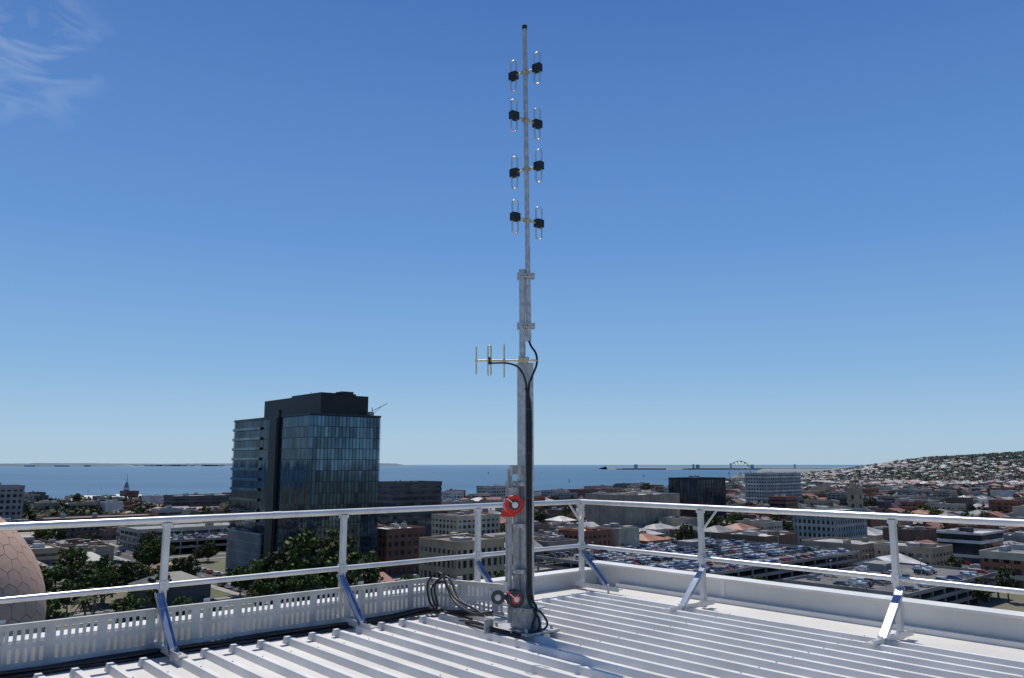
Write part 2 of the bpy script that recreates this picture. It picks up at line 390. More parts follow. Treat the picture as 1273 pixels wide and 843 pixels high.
# --- library dome
def dome():
    m=bpy.data.materials.new('dome_panels'); m.use_nodes=True; nt=m.node_tree; L=nt.links; bs=nt.nodes['Principled BSDF']; bs.inputs['Roughness'].default_value=.75
    tc=N(nt,'ShaderNodeTexCoord'); nz=N(nt,'ShaderNodeTexNoise'); nz.inputs['Scale'].default_value=.5; nz.inputs['Detail'].default_value=6; L.new(tc.outputs['Object'],nz.inputs[0])
    cr=N(nt,'ShaderNodeValToRGB'); cr.color_ramp.elements[0].color=(.40,.25,.18,1); cr.color_ramp.elements[1].color=(.50,.33,.245,1); L.new(nz.outputs['Fac'],cr.inputs[0]); L.new(cr.outputs[0],bs.inputs['Base Color'])
    mj=mat('dome_joint',(.17,.11,.08),.8)
    import bmesh
    RD=13.2
    bm=bmesh.new(); bmesh.ops.create_icosphere(bm,subdivisions=4,radius=RD)
    bm.verts.ensure_lookup_table(); mb=MB()
    for v in bm.verts:
        if v.co.z<-7: continue
        n=v.co.normalized(); x=n.orthogonal().normalized(); y=n.cross(x)
        cs=[f.calc_center_median().normalized()*RD for f in v.link_faces]; cs.sort(key=lambda c:math.atan2((c-v.co).dot(y),(c-v.co).dot(x)))
        cen=v.co; k=len(cs); top=[(cen+(c-cen)*.965) for c in cs]; top=[t.normalized()*RD*1.002 for t in top]; low=[t*.994 for t in top]
        mb.add(top+[cen*1.002],[(i,(i+1)%k,k) for i in range(k)],0,False); mb.add(top+low,[(i,k+i,k+(i+1)%k,(i+1)%k) for i in range(k)],0)
    bm.free()
    e=empty('library_dome',(-61.8,83,-16.0)); mb.obj('panels',[m],e)
    b2=MB(); bm=bmesh.new(); bmesh.ops.create_icosphere(bm,subdivisions=5,radius=RD-.04); bm.verts.index_update()
    b2.add([v.co.copy() for v in bm.verts],[tuple(v.index for v in f.verts) for f in bm.faces],0,True); bm.free(); b2.obj('shell',[mj],e)
    b3=MB(); b3.box((0,0,-17.5),(22,22,18),ROT,0); b3.box((0,0,-8.5),(24,24,.6),ROT,1)
    for k in range(3):
        b3.box((0,0,-12-k*4.5),(22.2,22.2,1.6),ROT,1)
    b3.obj('library_base',[M_glass,W['dgrey']],e)
placed.append(W2G(-60.7,83)+(18,18)); dome()

# --- cars
M_asph2=mat('deck_asphalt',(.12,.115,.11),.9,0,.2,.1)
def carmesh(col,kind):
    paint=mat('car_paint',col,.25,.3,.02,1); b=MB()
    if kind=='sedan': prof=[(-2.2,.35),(-2.2,.85),(-1.5,.95),(-1.0,1.42),(.35,1.45),(1.0,.98),(2.0,.85),(2.2,.6),(2.2,.35)]
    elif kind=='suv': prof=[(-2.2,.4),(-2.2,1.05),(-2.0,1.7),(.4,1.72),(1.1,1.12),(2.1,1.0),(2.25,.7),(2.2,.4)]
    else: prof=[(-1.9,.35),(-1.95,.9),(-1.6,1.45),(.3,1.48),(1.1,.98),(1.8,.85),(1.95,.6),(1.9,.35)]
    n=len(prof)
    def wd(z): return .9 if z<1.0 else .9-.22*(z-1.0)/.6
    Lv=[(x,-wd(z),z) for x,z in prof]; Rv=[(x,wd(z),z) for x,z in prof]
    b.add(Lv+Rv,[(i,(i+1)%n,n+(i+1)%n,n+i) for i in range(n)],0); b.add(Lv+Rv,[tuple(range(n))[::-1],tuple(range(n,2*n))],0)
    top=[p for p in prof if p[1]>1.3]; xa,xb=top[0][0],top[-1][0]; zt=top[0][1]
    lo=[p for p in prof if .84<p[1]<=1.2]; xl=min(p[0] for p in lo)+.25 if kind=='sedan' else top[0][0]-.15; xr=[p for p in prof if p[0]>xb][0][0]
    for s in(-1,1):
        b.add([(xl+.25,s*.905,1.03),(xr-.25,s*.905,1.03),(xb-.03,s*(wd(zt)+.012),zt-.1),(xa+.05,s*(wd(zt)+.012),zt-.1)],[(0,1,2,3)],1)
    z1=[p for p in prof if p[0]>xb][0][1]
    b.add([(xb+.08,-.66,zt-.02),(xb+.08,.66,zt-.02),(xr-.02,.78,z1+.05),(xr-.02,-.78,z1+.05)],[(0,1,2,3)],1)
    px=[p for p in prof if p[0]<xa][-1]
    b.add([(xa-.06,-.66,zt-.02),(px[0]+.02,-.78,px[1]+.06),(px[0]+.02,.78,px[1]+.06),(xa-.06,.66,zt-.02)],[(0,1,2,3)],1)
    for x in(-1.35,1.35):
        for s in(-1,1): b.cyl((x,s*.72,.33),(x,s*.93,.33),.33,12,2); b.cyl((x,s*.93,.33),(x,s*.94,.33),.18,8,3)
    xf=max(p[0] for p in prof); xm=min(p[0] for p in prof)
    for s in(-1,1): b.box((xf-.06,s*.62,.72),(.12,.34,.14),0,3); b.box((xm+.03,s*.66,.82),(.1,.28,.18),0,4)
    return b.mesh('parked_car',[paint,M_glass,M_black,M_alu,M_red])
cars=[carmesh(c,k) for c,k in [((.70,.70,.68),'sedan'),((.70,.70,.68),'suv'),((.36,.36,.36),'hatch'),((.03,.03,.032),'suv'),((.35,.03,.025),'sedan'),((.05,.08,.18),'hatch'),((.12,.12,.125),'sedan'),((.45,.45,.44),'suv'),((.66,.66,.63),'hatch'),((.05,.05,.055),'sedan'),((.2,.2,.2),'hatch')]]
def car(loc,rot): return inst('parked_car',random.choice(cars),loc,rot)
def carpark(p0,p1,q0,q1,levels,top,fill):
    p,q=(p0+p1)/2,(q0+q1)/2; w,d=p1-p0,q1-q0; placed.append((p,q,w/2,d/2))
    e=empty('multistorey_car_park',(*G(p,q),GZ)); e.rotation_euler[2]=ROT; H=top-GZ; f=H/levels
    b=MB()
    for k in range(1,levels+1): b.box((0,0,k*f-.2),(w,d,.4),0,0)
    for sx in(-1,1):
        for k in range(1,levels+1): b.box((sx*(w/2),0,k*f+.2),(.25,d+.25,1.0),0,1)
    for sy in(-1,1):
        for k in range(1,levels+1): b.box((0,sy*(d/2),k*f+.2),(w-.3,.25,.98),0,1)
    for i in range(int(w/8)+1):
        for j in range(int(d/16)+1):
            b.box((-w/2+.6+i*(w-1.2)/int(w/8),-d/2+.6+j*(d-1.2)/int(d/16),H/2-.3),(.5,.5,H-.3),0,0)
    b.box((w*.2,d*.3,H/2),(9,7,H+5),0,1)
    b.obj('decks',[M_conc,W['grey']],e)
    b=MB(); b.add([(-w/2+.2,-d/2+.2,H+.01),(w/2-.2,-d/2+.2,H+.01),(w/2-.2,d/2-.2,H+.01),(-w/2+.2,d/2-.2,H+.01)],[(0,1,2,3)],0)
    n=int((w-6)/2.6)
    rows=[];y=-d/2+3.2;k=0
    while y<d/2-2.5: rows.append(y); y+=11.5 if k%2==0 else 5.3; k+=1
    for yy in rows:
        for i in range(n+1):
            x=-w/2+3+i*2.6; b.add([(x-.06,yy-2.5,H+.016),(x+.06,yy-2.5,H+.016),(x+.06,yy+2.5,H+.016),(x-.06,yy+2.5,H+.016)],[(0,1,2,3)],1)
    for i in range(int(w/24)):
        for yy in(-d*.2,d*.25):
            x=-w/2+12+i*24; b.cyl((x,yy,H),(x,yy,H+6),.09,6,2); b.box((x,yy,H+6),(1.6,.3,.12),0,2)
    b.obj('deck_surface',[M_asph2,M_line,RF['zinc']],e)
    for yy in rows:
        for i in range(n):
            x=-w/2+3+(i+.5)*2.6
            if abs(x-w*.2)<6 and abs(yy-d*.3)<7: continue
            if random.random()<fill:
                cr,sr=math.cos(ROT),math.sin(ROT); c=G(p,q); X0=c[0]+x*cr-yy*sr; Y0=c[1]+x*sr+yy*cr
                car((X0,Y0,GZ+H+.016),ROT+math.pi/2+(math.pi if random.random()<.5 else 0)+random.uniform(-.03,.03))
carpark(205,312,152,222,3,-34.0,.82)
carpark(222,290,96,132,3,-34.5,.35)
carpark(128,184,395,470,2,-36.0,.7)

# --- roads
PR=[-15,117,196,368,495,640,760,890]; QR=[70,250,375,480,600,730,860]
b=MB(); bk=MB(); bl=MB()
def okg(p,q): x,y=G(p,q); return 60<y<860 and abs(x)<.95*y+60
def strip(mb,pa,qa,pb,qb,z):
    P=[G(pa,qa),G(pb,qa),G(pb,qb),G(pa,qb)]; mb.add([(x,y,z) for x,y in P],[(0,1,2,3)])
for P_ in PR:
    for q in range(0,880,10):
        if okg(P_,q): strip(b,P_-6,q,P_+6,q+10,GZ+.02); strip(bl,P_-.08,q+1,P_+.08,q+5,GZ+.03)
for Q_ in QR:
    for p in range(-60,900,10):
        if okg(p,Q_) : strip(b,p,Q_-6,p+10,Q_+6,GZ+.024); strip(bl,p+1,Q_-.08,p+5,Q_+.08,GZ+.034)
b.obj('road',[M_asph]); bl.obj('road_markings',[M_line])
PRx=[-80]+PR+[1000]; QRx=[-40]+QR+[980]
for i in range(len(PRx)-1):
    for j in range(len(QRx)-1):
        pa,pb,qa,qb=PRx[i]+6,PRx[i+1]-6,QRx[j]+6,QRx[j+1]-6
        if not okg((pa+pb)/2,(qa+qb)/2): continue
        for (a0,a1,c0,c1) in((pa,pa+3,qa,qb),(pb-3,pb,qa,qb),(pa+3,pb-3,qa,qa+3),(pa+3,pb-3,qb-3,qb)):
            c=G((a0+a1)/2,(c0+c1)/2); bk.box((*c,GZ+.0),(a1-a0,c1-c0,.28),ROT,0)
bk.obj('pavement',[M_path])
b=MB(); strip(b,-5,262,60,365,GZ+.05); b.obj('lawn',[M_grass])
for P_ in PR[:5]:
    for q in np.arange(80,520,7):
        x,y=G(P_,q)
        if 150<y<560 and abs(x)<.75*y and min(abs(q-Q_) for Q_ in QR)>12:
            for s in(-4.4,4.4,1.6):
                if random.random()<(.45 if abs(s)>2 else .12): car((*G(P_+s,q),GZ+.03),ROT+math.pi/2)
for Q_ in QR[:4]:
    for p in np.arange(-50,560,7):
        x,y=G(p,Q_)
        if 150<y<560 and abs(x)<.75*y and min(abs(p-P_) for P_ in PR)>12:
            for s in(-4.4,4.4,1.6):
                if random.random()<(.4 if abs(s)>2 else .12): car((*G(p,Q_+s),GZ+.034),ROT)
b=MB(); b.cyl((0,0,0),(0,0,8),.11,8,0,r1=.06); b.tube([(0,0,7.9),(.4,0,8.5),(1.2,0,8.8),(2.2,0,8.85)],.05,6,0); b.box((2.4,0,8.82),(.8,.28,.12),0,0); b.cyl((0,0,-.1),(0,0,.4),.2,8,0)
lampm=b.mesh('street_lamp',[RF['zinc']])
for P_ in PR[:5]:
    for q in range(85,500,32):
        x,y=G(P_+7,q)
        if 170<y<520 and abs(x)<.7*y: inst('street_lamp',lampm,(x,y,GZ+.14),ROT+math.pi)

# ------------------------------------------------------------------ trees
def treemesh(seed,h=12,cw=5,leaf=.5,nclump=80,per=26,mats=(M_bark,M_leafA,M_leafB)):
    r=random.Random(seed); b=MB(); th=h*.35
    b.cyl((0,0,-.5),(r.uniform(-.2,.2),r.uniform(-.2,.2),th),h*.028,8,0,r1=h*.018)
    for k in range(9):
        a=k*2.4+r.random(); rad=cw*r.uniform(.35,.75); z=r.uniform(.5,.9)*h
        b.cyl((0,0,th*r.uniform(.6,1)),(math.cos(a)*rad,math.sin(a)*rad,z),h*.012,5,0,r1=h*.004,caps=False)
    for k in range(nclump):
        while True:
            x,y,z=[r.uniform(-1,1) for _ in range(3)]
            if .12<x*x+y*y+z*z<1: break
        lob=1+.28*math.sin(3*math.atan2(y,x)+seed)+.15*math.sin(5*math.atan2(y,x)+z*4)
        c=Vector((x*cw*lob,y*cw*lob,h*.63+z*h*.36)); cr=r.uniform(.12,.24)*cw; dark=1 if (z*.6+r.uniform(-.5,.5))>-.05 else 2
        for j in range(per):
            d=Vector([r.gauss(0,1) for _ in range(3)]); d.normalize(); p=c+d*cr*r.uniform(.4,1.1); n=(d+Vector([r.gauss(0,.6) for _ in range(3)])).normalized(); u=n.orthogonal().normalized(); v=n.cross(u); s=leaf*r.uniform(.6,1.3)
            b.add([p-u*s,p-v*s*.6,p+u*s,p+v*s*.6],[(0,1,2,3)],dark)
    return b.mesh('tree',list(mats))
T=[treemesh(1,12,5.2),treemesh(2,13,4.2,mats=(M_bark,M_leafA,M_leafC)),treemesh(3,10,4.6,mats=(M_bark,M_leafC,M_leafB)),treemesh(4,15,4.5,mats=(M_bark,M_leafC,M_leafB)),treemesh(5,9,4,mats=(M_bark,M_leafA,M_leafB))]
def tree(x,y,s=1.,k=None,name='tree'):
    k=random.randrange(5) if k is None else k
    inst(name,T[k],(x,y,float(zland(x,y))),random.uniform(0,6.28),(s*random.uniform(.9,1.1),s*random.uniform(.9,1.1),s*random.uniform(.9,1.1)))
for x,y,s,k in [(-62,246,1.85,1),(-54,250,1.55,3),(-70,250,1.7,2),(-46,252,1.3,0),(-66,240,1.3,4),(-58,232,1.1,0),(-50,240,1.35,1),(-74,244,1.2,0)]: tree(x,y,s,k,'eucalyptus_tree')
for k in range(66):
    p,q=random.uniform(-12,112),random.uniform(256,368)
    if any(abs(p-a)<c and abs(q-b_)<d_ for a,b_,c,d_ in placed): continue
    x,y=G(p,q); tree(x,y,random.uniform(.65,1.2))
for k in range(24):
    p,q=random.uniform(15,112),random.uniform(150,244); x,y=G(p,q)
    tree(x,y,random.uniform(.55,.9))
def palm():
    b=MB(); b.cyl((0,0,-.3),(.2,0,8.5),.32,8,0,r1=.24); r=random.Random(3)
    for k in range(34):
        a=k*2.399; el=r.uniform(-.3,1.2); L_=3.4; pts=[]
        for i in range(7):
            t=i/6; pts.append(Vector((.2+math.cos(a)*L_*t*math.cos(el*.6),math.sin(a)*L_*t*math.cos(el*.6),8.5+L_*(math.sin(el)*t-.75*t*t))))
        sd=Vector((-math.sin(a),math.cos(a),0))
        for i in range(6):
            w0=.32*math.sin(math.pi*(i/6*.9+.08)); w1=.32*math.sin(math.pi*((i+1)/6*.9+.08))
            for s in(-1,1): b.add([pts[i],pts[i+1],pts[i+1]+sd*s*w1-Vector((0,0,.15)),pts[i]+sd*s*w0-Vector((0,0,.15))],[(0,1,2,3)],2 if k%3 else 1)
    return b.mesh('palm_tree',[M_bark,M_leafC,M_leafB])
pm=palm()
for x,y in [(-106,206),(-112,222)]: inst('palm_tree',pm,(x,y,GZ),random.random()*6,(1.0,)*3)

# ------------------------------------------------------------------ infill town
far={'mb':MB(),'mats':[]}
walls=['cream','white','grey','lgrey','brick','dbrick','tan','brown','brick','sand','dgrey','cream','tan','brown']
roofs=['zinc','whiteroof','greyroof','zinc','rust','brownroof','slate','terracotta','greyroof','rust']
def free(p,q,w,d):
    for a,b_,c,e in placed:
        if abs(p-a)<c+w/2 and abs(q-b_)<e+d/2: return False
    return True
cnt=0
for i in range(len(PRx)-1):
    for j in range(len(QRx)-1):
        pa,pb,qa,qb=PRx[i]+10,PRx[i+1]-10,QRx[j]+10,QRx[j+1]-10
        if (PRx[i]==-15 and QRx[j]in(70,250)): continue
        nP=max(1,round((pb-pa)/22)); nQ=max(1,round((qb-qa)/22))
        for a in range(nP):
            for c in range(nQ):
                p=pa+(a+.5)*(pb-pa)/nP; q=qa+(c+.5)*(qb-qa)/nQ; x,y=G(p,q)
                if y<190 or y>yc(x)-60 or abs(x)>.85*y+20: continue
                w=(pb-pa)/nP-random.uniform(1.,8); d=(qb-qa)/nQ-random.uniform(1.,8)
                if not free(p,q,w,d):
                    if random.random()<.5 and free(p,q,6,6): tree(x,y,random.uniform(.5,.8))
                    continue
                if random.random()<.13:
                    for _ in range(3): tree(x+random.uniform(-9,9),y+random.uniform(-9,9),random.uniform(.5,1.)) if free(p,q,w,d) else None
                    continue
                st=random.choices(['punched','strip','blank','hip','gable','deck'],[4.5,1,3.5,4.5,3.5,.3])[0]
                h={'hip':random.uniform(6,9),'gable':random.uniform(6,10)}.get(st,random.choice([4.5,5.5,6.5,7.5,8.5,10.5,13 if y>420 else 7]))
                rf=random.choice(roofs); wl=random.choice(walls)
                nm={'hip':'hip_roofed_building','gable':'gabled_building','blank':'warehouse','deck':'commercial_building','strip':'office_building','punched':'brick_building' if 'brick' in wl else 'commercial_building'}[st]
                if y<640: building(nm,p,q,w,d,h,wl,st,rf,plant=random.randint(2,6),seed=cnt)
                else: building(nm,p,q,w,d,h,wl,st,rf,plant=2,bay=4.5,merge=far,seed=cnt)
                if y<640 and random.random()<.5: tree(*G(p+(pb-pa)/nP/2,q+(qb-qa)/nQ/2),random.uniform(.4,.75))
                cnt+=1
for k in range(1100):
    y=random.uniform(640,2100); x=random.uniform(.1,.8)*y
    p,q=W2G(x,y)
    if p<900 and q<860 and y<860 and q>0: continue
    if y>yc(x)-80: continue
    st=random.choices(['hip','gable','blank','punched'],[5,3,2,1])[0]
    w,d=random.uniform(12,26),random.uniform(10,18); h=random.uniform(5.5,8.5)
    if st in('blank','punched'): w*=1.5;d*=1.3;h=random.uniform(5,9)
    building('x',p,q,w,d,h,random.choice(walls),st,random.choice(roofs),bay=6,plant=1,merge=far)
far['mb'].obj('distant_town',far['mats'])

hm=[RF['whiteroof'],RF['zinc'],RF['terracotta'],RF['greyroof'],W['white'],W['cream'],RF['rust']]
b=MB(); r=random.Random(5)
for k in range(3800):
    y=r.uniform(1500,3100); x=r.uniform(.30,.80)*y
    if y>yc(x)-90: continue
    z=float(zland(x,y))
    if z>6 and r.random()<.5: continue
    w,d,h=r.uniform(10,22),r.uniform(8,14),r.uniform(3.5,6); a=r.uniform(0,3.14); wm=r.choice([4,5,5,4]); rm=r.choice([0,1,2,3,6,0,1,2])
    b.box((x,y,z+h/2-1),(w,d,h+2),a,wm)
    cr,sr=math.cos(a),math.sin(a); V=[(-w/2-.5,-d/2-.5,h),(w/2+.5,-d/2-.5,h),(w/2+.5,d/2+.5,h),(-w/2-.5,d/2+.5,h),(-w/2+d*.4,0,h+2.6),(w/2-d*.4,0,h+2.6)]
    b.add([(x+p[0]*cr-p[1]*sr,y+p[0]*sr+p[1]*cr,z+p[2]) for p in V],[(0,1,5,4),(2,3,4,5),(1,2,5),(3,0,4)],rm)
b.obj('distant_houses',hm)

def treemass(name,pts,mats,seed,per=40):
    r=np.random.default_rng(seed); n=len(pts); P=np.array(pts)
    k=per; d=r.normal(size=(n,k,3)); d/=np.linalg.norm(d,axis=2,keepdims=True)
    h=P[:,3][:,None,None]; rad=r.uniform(.45,1.05,(n,k,1))
    c=P[:,None,:3]+d*rad*np.array([.6,.6,.40])*h; c[:,:,2]+=P[:,3][:,None]*.42
    u=r.normal(size=(n,k,3)); u/=np.linalg.norm(u,axis=2,keepdims=True); v=np.cross(u,d); v/=np.linalg.norm(v,axis=2,keepdims=True)+1e-6
    s=h*r.uniform(.10,.22,(n,k,1))
    V=np.stack([c-u*s,c-v*s*.8,c+u*s,c+v*s*.8],2).reshape(-1,3)
    F=np.arange(len(V)).reshape(-1,4)
    me=bpy.data.meshes.new(name); me.from_pydata(V.tolist(),[],F.tolist())
    for m_ in mats: me.materials.append(m_)
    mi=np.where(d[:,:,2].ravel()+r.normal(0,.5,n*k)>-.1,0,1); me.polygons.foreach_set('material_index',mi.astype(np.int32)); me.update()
    o=bpy.data.objects.new(name,me); scene.collection.objects.link(o)
pts=[]
r=random.Random(11)
for k in range(9000):
    y=r.uniform(1700,3300); x=r.uniform(.30,.82)*y
    if y>yc(x)-60: continue
    z=float(zland(x,y)); 
    dens=.2+.6*(math.sin(x/210+2)*math.sin(y/260)>.0)+ (.5 if z>0 else 0)
    if r.random()<dens*.8: pts.append((x,y,z,r.uniform(8,15)))
for k in range(1100):
    y=r.uniform(640,1700); x=r.uniform(.05,.82)*y
    if y>yc(x)-60: continue
    pts.append((x,y,float(zland(x,y)),r.uniform(6,12)))
for k in range(300):
    y=r.uniform(560,840); x=r.uniform(-.75,-.1)*y; pts.append((x,y,GZ,r.uniform(7,13)))
for k in range(150):
    y=r.uniform(560,640); x=-r.uniform(.52,.62)*y; pts.append((x,y,GZ,r.uniform(9,15)))
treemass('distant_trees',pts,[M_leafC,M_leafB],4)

# ferris wheel
fx,fy=395,1400; b=MB(); cz=28; Rr=20
for yy in(-1.2,1.2):
    b.tube([(Rr*math.cos(a),yy,cz+Rr*math.sin(a)) for a in np.linspace(0,2*math.pi,36,endpoint=False)],.36,6,0,True)
for k in range(18):
    a=k*2*math.pi/18; p=(Rr*math.cos(a),0,cz+Rr*math.sin(a)); b.cyl((0,-1.2,cz),(p[0],-1.2,p[2]),.14,5,0); b.cyl((0,1.2,cz),(p[0],1.2,p[2]),.14,5,0)
    b.cyl((p[0],-1.2,p[2]),(p[0],1.2,p[2]),.2,5,0); b.box((p[0],0,p[2]-1.5),(2,2,2.2),0,1); b.box((p[0],0,p[2]-1.3),(2.1,2.1,.9),0,2)
for s in(-1,1):
    for yy in(-3,3): b.cyl((s*11,yy*1.3,-1),(0,yy,cz),.5,8,0)
b.cyl((0,-3.5,cz),(0,3.5,cz),1,10,0)
b.obj('ferris_wheel',[W['white'],W['white'],M_glass],None,(fx,fy,GZ),.15)

# pier with terminal hall and tower
b=MB(); b.box((-440,985,-47.6),(190,60,1.2),0,0)
for i in range(20): 
    for yy in(960,1010): b.cyl((-530+i*9.5,yy,-54),(-530+i*9.5,yy,-48),.6,6,0)
b.obj('pier',[M_conc])
b=MB()
for x,w,h in((-505,40,5.5),(-462,40,7),(-420,38,5)):
    d=24; b.box((x,975,-47+h/2),(w,d,h),0,0)
    V=[(x-w/2-1,975-d/2-1,-47+h),(x+w/2+1,975-d/2-1,-47+h),(x+w/2+1,975+d/2+1,-47+h),(x-w/2-1,975+d/2+1,-47+h),(x-w/2+6,975,-42.5+h),(x+w/2-6,975,-42.5+h)]
    b.add(V,[(0,1,5,4),(2,3,4,5),(1,2,5),(3,0,4)],1)
    for i in range(8): b.box((x-w/2+2.5+i*5,975-d/2,-44.8),(3,.3,2.6),0,2)
b.obj('pier_terminal',[W['white'],RF['whiteroof'],M_glass])
b=MB(); X0,Y0=-452,950
b.box((X0,Y0,-40),(6,6,14),0,0)
for z in(-36,-33.2): b.box((X0,Y0,z),(7.4,7.4,.6),0,0)
for a in range(4):
    an=a*math.pi/2+math.pi/4; b.cyl((X0+math.cos(an)*3,Y0+math.sin(an)*3,-33),(X0+math.cos(an)*2.4,Y0+math.sin(an)*2.4,-27),.5,6,1)
b.cyl((X0,Y0,-27),(X0,Y0,-19),3.6,8,1,r1=.2); b.cyl((X0,Y0,-20),(X0,Y0,-11),.35,6,1,r1=.15)
b.obj('pier_clock_tower',[W['cream'],W['teal']])
b=MB(); hull=[(-30,0),(-27,-5),(15,-5.5),(24,-3.5),(32,0),(24,3.5),(15,5.5),(-27,5)]
V=[(x*.93,y*.8,0) for x,y in hull]+[(x,y,4) for x,y in hull]; n=8
b.add(V,[(i,(i+1)%n,n+(i+1)%n,n+i) for i in range(n)]+[tuple(range(n,2*n))],0)
b.box((-5,0,5.6),(34,8,3.2),0,0); b.box((-3,0,8.4),(24,7,2.4),0,0); b.box((5,0,10.6),(8,6,2.2),0,0)
for i in range(10): b.box((-19+i*3.2,-4.02,5.8),(1.6,.1,1),0,1)
b.cyl((5,0,11),(5,0,24),.35,6,0); b.cyl((-10,0,9),(-10,0,19),.5,6,0); b.box((5,0,18),(.4,5,.3),0,0)
b.obj('moored_ship',[W['white'],M_glass],None,(-520,1015,SEA-.5),.2)
for k in range(5):
    x,y=random.uniform(-450,700),random.uniform(1900,4500)
    if y<yc(x)+150: continue
    b=MB(); b.add([(-5,0,0),(0,-1.6,0),(5,0,0),(0,1.6,0),(-5.6,0,1.4),(0,-2,1.2),(6,0,1.5),(0,2,1.2)],[(0,1,5,4),(1,2,6,5),(2,3,7,6),(3,0,4,7),(4,5,6,7)],0)
    b.cyl((0,0,1),(0,0,13),.12,5,0); b.add([(.2,0,2.4),(5,0,2),(.2,0,12.5)],[(0,1,2)],0); b.add([(-.2,0,2.4),(-4.6,0,2.2),(-.2,0,12.5)],[(0,1,2)],0)
    b.obj('sailing_boat',[W['white']],None,(x,y,SEA),random.random()*3)

# ------------------------------------------------------------------ our rooftop
ra=math.atan2(B[1],B[0])
def rbox(mb,s0,s1,t0,t1,z0,z1,mi=0):
    c=R((s0+s1)/2,(t0+t1)/2,(z0+z1)/2); mb.box(c,(abs(s1-s0),abs(t1-t0),z1-z0),ra,mi)
e_b=empty('rooftop_building')
b=MB()
rbox(b,-.30,18,-.62,18,GZ-1,RZ-.25,0)
for k in range(9):
    for i in range(6):
        rbox(b,-.38,-.30,1+i*2.8,3.2+i*2.8,RZ-3.3-k*4.2,RZ-1.2-k*4.2,1); rbox(b,1+i*2.8,3.2+i*2.8,-.70,-.62,RZ-3.3-k*4.2,RZ-1.2-k*4.2,1)
b.obj('walls',[W['lgrey'],M_glass],e_b)
b=MB(); rbox(b,-.28,18,-.60,18,RZ-.25,RZ,0); b.obj('roof_deck',[M_roof],e_b)
b=MB()
t=.34
while t<15:
    h=.055; w0,w1=.034,.022
    s0=.42; s1=17
    P=[]
    for s in(s0,s1):
        for dt,z in((-w0,.001),(-w1,h),(w1,h),(w0,.001)): P.append(R(s,t+dt,RZ+z))
    b.add(P,[(0,1,5,4),(1,2,6,5),(2,3,7,6),(3,2,1,0),(4,5,6,7)],0)
    t+=.235
b.obj('roof_ribs',[M_rib],e_b)
b=MB()
rbox(b,-.30,17,-.62,-.47,RZ+.001,RZ+.235,0); 
for i in range(9): rbox(b,-.34+i*1.95,-.34+(i+1)*1.95-.006,-.66,-.43,RZ+.237,RZ+.262,1)
for i in range(9): rbox(b,-.25+i*1.95,-.20+i*1.95,-.470,-.462,RZ+.052,RZ+.235,1)
rbox(b,-.30,-.17,-.46,17,RZ+.001,RZ+.17,0); rbox(b,-.34,-.13,-.425,17,RZ+.172,RZ+.195,1)
rbox(b,.2,17,-.463,-.40,RZ+.001,RZ+.05,1)
b.obj('parapet',[M_roof,M_rib],e_b)
b=MB()
for s in np.arange(1.0,9,1.35):
    t=.34
    while t<9:
        b.cyl(R(s,t,RZ+.055),R(s,t,RZ+.061),.007,6,0); t+=.235
b.obj('roof_screws',[M_galv],e_b)

# guard rails
ZT=-.465; ZM=-1.0
def guard(kind,posts,ext0,ext1):
    e=empty('guard_rail'); b=MB()
    f=(lambda u,off,z: R(off,u,z)) if kind=='left' else (lambda u,off,z: R(u,off,z))
    b.cyl(f(ext0,0,ZT),f(ext1,0,ZT),.030,14,0)
    b.cyl(f(ext0,.0,ZM),f(ext1,0,ZM),.024,12,0)
    for u in (posts[0]+.9,posts[2]+.7): 
        b.cyl(f(u-.04,0,ZT),f(u+.04,0,ZT),.0325,14,0); b.cyl(f(u-.04,0,ZM),f(u+.04,0,ZM),.0265,12,0)
    b.obj('rails',[M_alu],e)
    b=MB(); bb=MB()
    side=Vector(f(1,0,0))-Vector(f(0,0,0)); side.normalize()
    for u in posts:
        b.bar(f(u,0,RZ+.012),f(u,0,ZT-.028),.05,.05,0,up=(B[0],B[1],0))
        b.bar(f(u,-.0,ZT-.06),f(u,0,ZT-.026),.075,.065,0,up=(B[0],B[1],0))
        b.box(f(u,0,ZM),(.07,.07,.075),ra,0)
        b.cyl(f(u,.045,ZM),f(u,-.045,ZM),.009,6,0)
        p0=Vector(f(u+.04,.02,ZM-.06)); p1=Vector(f(u+.04,.47,RZ+.055))
        nrm=(p1-p0).cross(side).normalized()
        bb.bar(p0,p1,.065,.006,0,up=nrm)
        for s in(-.031,.031): bb.bar(p0+side*s-nrm*.014,p1+side*s-nrm*.014,.005,.03,0,up=nrm)
        a0=f(u+.03,-.10,RZ+.065); a1=f(u+.03,.66,RZ+.065)
        bb.bar(a0,a1,.07,.012,1); bb.bar(Vector(a0)+side*.038,Vector(a1)+side*.038,.006,.05,1)
        bb.bar(p1-Vector((0,0,.05)),p1+Vector((0,0,.05)),.07,.02,1)
        for s in(.1,.3,.58): bb.cyl(Vector(f(u+.03,s,RZ+.069)),Vector(f(u+.03,s,RZ+.085)),.012,6,1)
    b.obj('posts',[M_alu],e); bb.obj('braces',[M_brace,M_alu],e)
    return e
guard('left',[.0,1.655,3.34,5.02,6.9,8.6],-.03,16)
gr=guard('right',[1.80,3.86,5.8,7.6],-.03,16)
b=MB()
b.bar(R(.0,.22,ZT-.01),R(0,.02,ZT-.24),.03,.012,0); b.bar(R(1.80+.22,0,ZT-.01),R(1.82,0,ZT-.24),.03,.012,0)
b.obj('knee_struts',[M_alu],gr)

